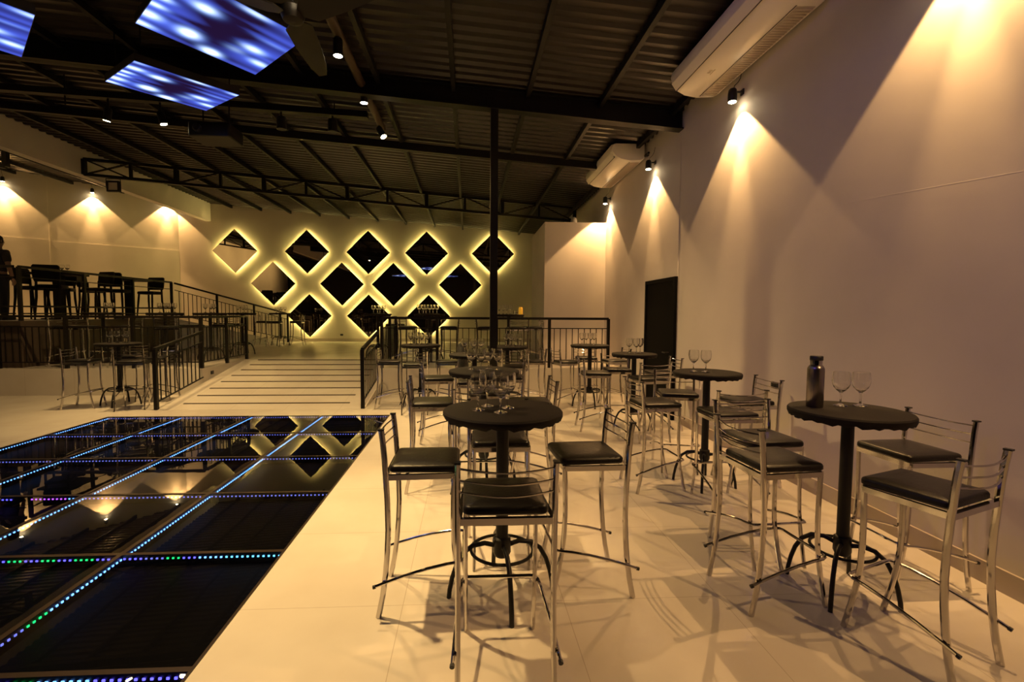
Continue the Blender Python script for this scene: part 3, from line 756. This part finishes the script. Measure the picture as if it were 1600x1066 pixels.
for tb, x, y, f, side in ST:
    lb = 'chrome bar stool ' + side + ' ' + TN[tb]
    z = TP[tb][2]; a = atan2(f[1], f[0]) - pi / 2
    fx, fy = Vector(f).normalized(); ddx, ddy = TP[tb][0] - x, TP[tb][1] - y
    al = ddx * fx + ddy * fy
    if al < .43: x, y = x - fx * (.43 - al), y - fy * (.43 - al)      # feet clear of the table's foot ring
    if proto is None:
        proto = make_stool(lb); proto.location = (x, y, z); proto.rotation_euler = (0, 0, a)
    else: dup(proto, (x, y, z), a, lb)

# ------------------------------------------------------------------ bar tables
def make_table(label):
    t = thing('bar_table', label, 'bar table', group='round bar tables with black covers')
    R_ = .335; n = 72
    rings = []
    def ring(r, z, wav=0): return [(r * cos(2 * pi * i / n) * (1 + wav * .5 * sin(i * 2.7)), r * sin(2 * pi * i / n) * (1 + wav * .5 * sin(i * 2.7)), z - (wav * .5 * (abs(sin(i * 1.13)) + .6 * abs(sin(i * .47 + 1))) if wav else 0)) for i in range(n)]
    MB().loft([ring(.27, 1.040, .02), ring(R_ - .012, 1.043, .026), ring(R_ + .002, 1.056, .008), ring(R_ + .003, 1.068), ring(R_ - .004, 1.077), ring(R_ - .018, 1.080), ring(.12, 1.0805)]).build('tabletop_cover', M['cloth'], t)
    MB().tube([(0, 0, .26), (0, 0, 1.05)], .036, 20).build('column', M['iron'], t)
    MB().lathe([(.036, .34), (.050, .33), (.052, .25), (.040, .225), (0, .22)][::-1], 20).build('hub', M['iron'], t)
    for k in range(4):
        a = pi / 2 * k
        pts = [(.03, .285), (.10, .305), (.17, .295), (.225, .255), (.262, .19), (.285, .12), (.30, .05), (.305, 0)]
        MB().tube([(r * cos(a), r * sin(a), z) for r, z in pts], .0135, 10).build('leg', M['iron'], t)
    MB().tube([(.178 * cos(2 * pi * i / 36), .178 * sin(2 * pi * i / 36), .262) for i in range(36)], .0095, 8, closed=True).build('foot_ring', M['iron'], t)
    return t
proto = None
for k_, (x, y, z, rot) in TP.items():
    what = TN[k_]
    lb = 'round black-covered bar table, the ' + what
    if proto is None:
        proto = make_table(lb); proto.location = (x, y, z); proto.rotation_euler = (0, 0, radians(rot))
    else:
        tt = dup(proto, (x, y, z), radians(rot), lb)
        if k_ in ('R1', 'R2', 'R3'): tt.scale = (.9, .9, 1)           # these three have slightly smaller tops

# ------------------------------------------------------------------ goblets
def goblet_mesh():
    o = [(0, 0), (.034, 0), (.0365, .002), (.034, .004), (.018, .008), (.0075, .014), (.0052, .028), (.0048, .055), (.0055, .072), (.010, .082), (.022, .092), (.036, .108), (.0445, .128), (.0475, .148), (.0465, .172), (.0425, .202)]
    i = [(.0412, .2025), (.0400, .202), (.0445, .172), (.0455, .148), (.0425, .129), (.034, .110), (.020, .096), (.006, .089), (0, .088)]
    return MB().lathe(o + i, 26)
gp = None
GL = {'T1': [(-.14, -.04), (-.085, .075), (-.02, -.11), (.03, .015)], 'T2': [(-.12, .03), (-.03, -.06), (.045, .05), (.13, -.02)], 'T5': [(-.13, .04), (-.01, -.02), (.09, .05)], 'T3': [(-.17, 0), (-.07, .05), (.02, -.03), (.11, .05)],
      'T4': [(-.02, .02), (.06, -.06), (.12, .05), (.21, -.02)], 'R1': [(.03, .10), (.145, .09)], 'R2': [(-.115, .02), (-.03, -.02)], 'R3': [(-.05, .06), (.03, .0), (.10, .06)], 'R4': [(-.14, .0), (-.06, .05), (.01, -.03), (.08, .04)],
      'F0': [(-.14, 0), (-.07, .06), (.0, -.02), (.07, .05), (.14, 0)], 'U1': [(-.22, .0), (-.14, .06), (-.07, -.02), (.0, .05), (.08, -.02), (.16, .05)], 'U2': [(-.10, .0), (-.02, .05), (.06, -.02), (.14, .04)],
      'U3': [(-.20, .02), (-.12, .06), (-.05, .0), (.04, .05)], 'L0': [(.06, .02), (.15, .05)], 'L1': [(-.1, .0), (-.02, .06), (.08, 0), (.17, .04)], 'L2': [(-.10, .0), (.0, .05), (.08, 0)], 'L3': [(-.10, 0), (0, .05), (.1, 0)], 'L4': [(-.12, 0), (-.03, .05), (.06, 0), (.14, .05)]}
pos = {2: ('left', 'right'), 3: ('leftmost', 'middle', 'rightmost'), 4: ('leftmost', 'second', 'third', 'rightmost'), 5: ('leftmost', 'second', 'third', 'fourth', 'rightmost'), 6: ('leftmost', 'second', 'third', 'fourth', 'fifth', 'rightmost')}
numw = {2: 'two', 3: 'three', 4: 'four', 5: 'five', 6: 'six'}
for k_, L in GL.items():
    x, y, z, _ = TP[k_]
    L = sorted(L, key=lambda p: (x + p[0]) / (y + p[1]))
    for _ in range(60):                                             # keep the goblets from touching
        for a_ in range(len(L)):
            for c_ in range(a_):
                v_ = Vector(L[a_]) - Vector(L[c_])
                if v_.length < .104:
                    v_ = v_.normalized() * (.106 - v_.length) / 2 if v_.length > 1e-6 else Vector((.01, 0))
                    L[a_] = tuple(Vector(L[a_]) + v_); L[c_] = tuple(Vector(L[c_]) - v_)
    for i, (dx, dy) in enumerate(L):
        if len(L) == 2: lb = 'clear wine goblet, %s of the two on the %s' % (pos[2][i], TN[k_])
        else: lb = 'clear wine goblet, %s of %s on the %s' % (pos[len(L)][i], numw[len(L)], TN[k_])
        if gp is None:
            gp = goblet_mesh().build('wine_goblet', M['glass']); o = gp
            for pl in gp.data.polygons:                             # pressed facets low on the bowl
                if .085 < pl.center.z < .115 and pl.normal.z < 0: pl.use_smooth = False
        else: o = gp.copy(); COL.objects.link(o)
        o.location = (x + dx, y + dy, z + 1.081); tag(o, lb, 'wine goblet', 'clear wine goblets on the bar tables')

# ------------------------------------------------------------------ flask, jar, jacket
t = thing('steel_flask', 'brushed steel flask with black cap standing on the wall-side table', 'flask', (2.035, 2.69, 1.081))
t.scale = (.95, .95, 1.08)
MB().lathe([(0, 0), (.044, 0), (.0465, .004), (.0465, .205), (.045, .213), (.038, .224), (.033, .228), (0, .229)], 32).build('body', M['flask'], t)
MB().lathe([(0, .228), (.0325, .228), (.0325, .254), (0, .254)], 28).build('neck_ring', M['chrome'], t)
MB().lathe([(0, .254), (.035, .254), (.036, .257), (.036, .274), (.033, .278), (0, .279)], 28).build('cap', M['cap'], t)
o = MB().lathe([(0, 0), (.042, 0), (.046, .01), (.046, .12), (.040, .145), (.036, .15), (.036, .16), (0, .16)], 20).build('amber_jar', M['amber'], None, (TP['U3'][0] + .26, TP['U3'][1] - .02, Z1 + 1.081)); tag(o, 'small amber jar on the raised table at the right of the pillar', 'jar')
o = MB().lathe([(0, 0), (.03, 0), (.05, .02), (.058, .05), (.052, .085), (.045, .09), (.042, .088), (.05, .05), (.03, .012), (0, .01)], 20).build('glass_bowl', M['glass'], None, (TP['U3'][0] + .15, TP['U3'][1] + .0, Z1 + 1.081)); tag(o, 'round clear glass bowl beside the amber jar', 'glass bowl')
# jacket hung over the stool at T3
jx, jy = -.36, 8.28
ja = atan2(.05, -1) - pi / 2
jk = MB(); ring = lambda z, wx, y0, y1, k: [((wx + .012 * sin(5 * a + k)) * cos(a), (y0 + y1) / 2 + ((y1 - y0) / 2) * sin(a), z + .006 * sin(3 * a + k)) for a in [2 * pi * i / 28 for i in range(28)]]
jk.loft([ring(.56, .235, -.36, -.20, 0), ring(.62, .25, -.37, -.19, 1), ring(.75, .25, -.36, -.18, 2), ring(.88, .245, -.345, -.165, 3), ring(.98, .235, -.32, -.165, 4), ring(1.05, .21, -.295, -.175, 5), ring(1.09, .15, -.27, -.19, 6), ring(1.10, .06, -.25, -.21, 6)])
jr = thing('jacket', 'black jacket draped over the back of a bar stool', 'jacket', (jx, jy, 0), ja)
jk.build('jacket_body', M['jacket'], jr)
for s in (-1, 1):
    MB().tube([(s * .2, -.25, 1.03), (s * .265, -.26, .95), (s * .285, -.27, .80), (s * .275, -.28, .62), (s * .27, -.28, .50)], [.05, .06, .055, .05, .045], 12).build('sleeve', M['jacket'], jr)

# ------------------------------------------------------------------ upper left platform: dark chairs and tables
def make_chair(label):
    t = thing('dark_bar_chair', label, 'bar chair', group='dark bar chairs on the upper left platform')
    MB().slab(.46, .44, .68, .76, .05, .025, dome=.012).build('seat', M['pad'], t)
    bk = MB(); R2_ = lambda z, w_, y: [(-w_ / 2, y - .03, z), (w_ / 2, y - .03, z), (w_ / 2 + .006, y + .012, z), (-w_ / 2 - .006, y + .012, z)]
    bk.loft([R2_(.82, .42, -.20), R2_(.9, .46, -.215), R2_(1.05, .47, -.235), R2_(1.15, .46, -.25), R2_(1.18, .40, -.253)]); bk.build('backrest', M['pad'], t)
    for sx in (-1, 1):
        for sy in (-1, 1):
            top = (sx * .19, sy * .17, .70) if sy > 0 else (sx * .19, -.19, .95)
            MB().tube([top, (sx * .20, sy * .19, .5), (sx * .225, sy * .235, 0)], [.024, .026, .017], 8).build('leg', M['wood'], t)
    MB().tube([(-.205, .20, .3), (.205, .20, .3)], .012, 8).tube([(-.21, -.2, .3), (-.21, .2, .3)], .012, 8).tube([(.21, -.2, .3), (.21, .2, .3)], .012, 8).build('foot_bar', M['wood'], t)
    return t
def make_table2(label):
    t = thing('dark_bar_table', label, 'bar table', group='dark tables on the upper left platform')
    MB().slab(.8, .8, 1.02, 1.07, .03, .01).build('tabletop', M['wood'], t)
    MB().box((-.08, -.08, .03), (.08, .08, 1.02)).build('pedestal', M['wood'], t, smooth=False)
    MB().slab(.5, .5, 0, .035, .03, .01).build('base_plate', M['wood'], t)
    return t
A_, B_ = (-9.5, 11.76), (-9.26, 13.72)
ta = make_table2('dark square bar table on the upper platform nearest the person'); ta.location = (*A_, Z2)
dup(ta, (*B_, Z2), 0, 'dark square bar table on the upper platform nearest the sloping railing')
CH = [(-10.1, 11.75, (1, 0), 'left of the table nearest the person'), (-9.1, 11.08, (-.35, 1), 'in front of the table nearest the person'), (-9.98, 12.42, (.4, -1), 'behind the table nearest the person'), (-9.13, 12.40, (-.3, -1), 'right of the table nearest the person'),
      (-9.95, 13.35, (1, .2), 'left of the table nearest the sloping railing'), (-9.12, 13.09, (-.1, 1), 'in front of the table nearest the sloping railing'), (-9.08, 14.3, (-.1, -1), 'behind the table nearest the sloping railing')]
pc = None
for x, y, f, s in CH:
    lb = 'dark bar chair on the upper platform ' + s; a = atan2(f[1], f[0]) - pi / 2
    if pc is None: pc = make_chair(lb); pc.location = (x, y, Z2); pc.rotation_euler = (0, 0, a)
    else: dup(pc, (x, y, Z2), a, lb)
for i, (dx, dy) in enumerate(((.06, .02), (.16, .05))):
    o = gp.copy(); COL.objects.link(o); o.location = (A_[0] + dx, A_[1] + dy, Z2 + 1.071); tag(o, 'clear wine goblet, %s of the two on the dark upper table' % ('left', 'right')[i], 'wine goblet', 'clear wine goblets on the bar tables')

# ------------------------------------------------------------------ person
def skin_mesh(name, verts, edges, radii, m, parent, root=0, sub=2):
    me = bpy.data.meshes.new(name); me.from_pydata(verts, edges, []); o = bpy.data.objects.new(name, me); COL.objects.link(o)
    sk = o.modifiers.new('skin', 'SKIN'); sk.use_smooth_shade = True
    for i, r in enumerate(radii):
        d = me.skin_vertices[0].data[i]; d.radius = r if isinstance(r, tuple) else (r, r); d.use_root = (i == root)
    ss = o.modifiers.new('subdivision', 'SUBSURF'); ss.levels = sub; ss.render_levels = sub
    dg = bpy.context.evaluated_depsgraph_get(); ev = o.evaluated_get(dg); nm = bpy.data.meshes.new_from_object(ev)
    o.modifiers.clear(); o.data = nm; nm.name = name
    nm.materials.clear(); nm.materials.append(m)
    o.parent = parent
    return o
pr = thing('person', 'standing person in a dark t-shirt and trousers at the upper platform railing', 'person', (-9.47, 10.3, Z2), radians(-10))
pr.scale = (.96, .96, .96)
V = [(0, 0, .95), (0, .005, 1.08), (0, .0, 1.22), (0, .0, 1.38), (0, .005, 1.48), (0, .015, 1.54), (0, .025, 1.60), (0, .022, 1.68), (0, .015, 1.735),
     (.10, 0, .88), (.105, .01, .50), (.11, -.02, .09), (-.10, 0, .88), (-.105, .01, .50), (-.11, -.02, .09),
     (.19, 0, 1.42), (.255, -.01, 1.15), (.275, .04, .90), (-.19, 0, 1.42), (-.255, -.01, 1.15), (-.275, .04, .90), (.11, .12, .045), (-.11, .12, .045)]
E_ = [(0, 1), (1, 2), (2, 3), (3, 4), (4, 5), (5, 6), (6, 7), (7, 8), (0, 9), (9, 10), (10, 11), (0, 12), (12, 13), (13, 14), (3, 15), (15, 16), (16, 17), (3, 18), (18, 19), (19, 20), (11, 21), (14, 22)]
Rr = [(.145, .105), (.135, .10), (.145, .105), (.15, .10), (.075, .065), (.052, .055), (.072, .085), (.078, .095), (.055, .07), .082, .058, .042, .082, .058, .042, .06, .045, .032, .06, .045, .032, .04, .04]
body = skin_mesh('body', V, E_, Rr, M['skin'], pr)
for s in (-1, 1):   # hands: palm, four fingers and a thumb
    hv = [(s * .275, .045, .89), (s * .276, .055, .845), (s * .277, .062, .81)]; he = [(0, 1), (1, 2)]; hr = [(.022, .03), (.017, .038), (.015, .038)]
    for q, (dy, ln) in enumerate(((-.028, .065), (-.009, .078), (.011, .074), (.029, .056))):
        n0 = len(hv); hv += [(s * .277, .062 + dy, .80), (s * .272, .064 + dy, .80 - ln * .5), (s * .262, .066 + dy, .80 - ln)]; he += [(2, n0), (n0, n0 + 1), (n0 + 1, n0 + 2)]; hr += [.0088, .008, .007]
    n0 = len(hv); hv += [(s * .270, .095, .835), (s * .266, .108, .80), (s * .262, .112, .775)]; he += [(1, n0), (n0, n0 + 1), (n0 + 1, n0 + 2)]; hr += [.011, .009, .0075]
    skin_mesh('hand', hv, he, hr, M['skin'], pr, 0, 1)
sv = [(0, 0, .90), (0, .005, 1.08), (0, 0, 1.22), (0, 0, 1.38), (0, .0, 1.47), (.19, 0, 1.42), (.245, -.008, 1.20), (-.19, 0, 1.42), (-.245, -.008, 1.20)]
skin_mesh('shirt', sv, [(0, 1), (1, 2), (2, 3), (3, 4), (3, 5), (5, 6), (3, 7), (7, 8)], [(.165, .125), (.155, .12), (.165, .125), (.17, .118), (.09, .08), .08, .072, .08, .072], M['shirt'], pr, 0)
skin_mesh('trousers', [(0, 0, .98), (.10, 0, .88), (.105, .01, .50), (.11, -.02, .07), (-.10, 0, .88), (-.105, .01, .50), (-.11, -.02, .07)], [(0, 1), (1, 2), (2, 3), (0, 4), (4, 5), (5, 6)], [(.155, .118), .10, .078, .07, .10, .078, .07], M['trouser'], pr, 0)
hb = MB(); hb.lathe([(0, .115), (.05, .108), (.078, .085), (.090, .045), (.091, .0), (.084, -.04), (.074, -.055), (.0, -.05)][::-1], 22)
hb.v = [(p[0] * .94, p[1] * 1.12, p[2]) for p in hb.v]; hb.build('hair', M['hair'], pr, (0, .0, 1.672))
fc = MB()   # nose, eyes, mouth, ears
fc.tube([(0, .11, 1.67), (0, .128, 1.642), (0, .112, 1.628)], [.008, .014, .008], 8)
for s in (-1, 1):
    fc.lathe([(0, -.011), (.008, -.008), (.011, 0), (.008, .008), (0, .011)], 10, (s * .032, .098, 1.675))
    fc.lathe([(0, -.032), (.010, -.02), (.012, 0), (.011, .02), (0, .03)], 10, (s * .083, .01, 1.66))
fc.tube([(-.026, .098, 1.595), (0, .106, 1.593), (.026, .098, 1.595)], .006, 6)
fc.build('face_features', M['skin'], pr)
MB().tube([(-.01, -.118, 1.28), (.05, -.116, 1.33), (.10, -.105, 1.37)], [.018, .026, .018], 6).build('shirt_print', M['patch'], pr)
for s in (-1, 1): MB().slab(.095, .27, 0, .085, .045, .03, c=(s * .11, .05)).build('shoe', M['cap'], pr)
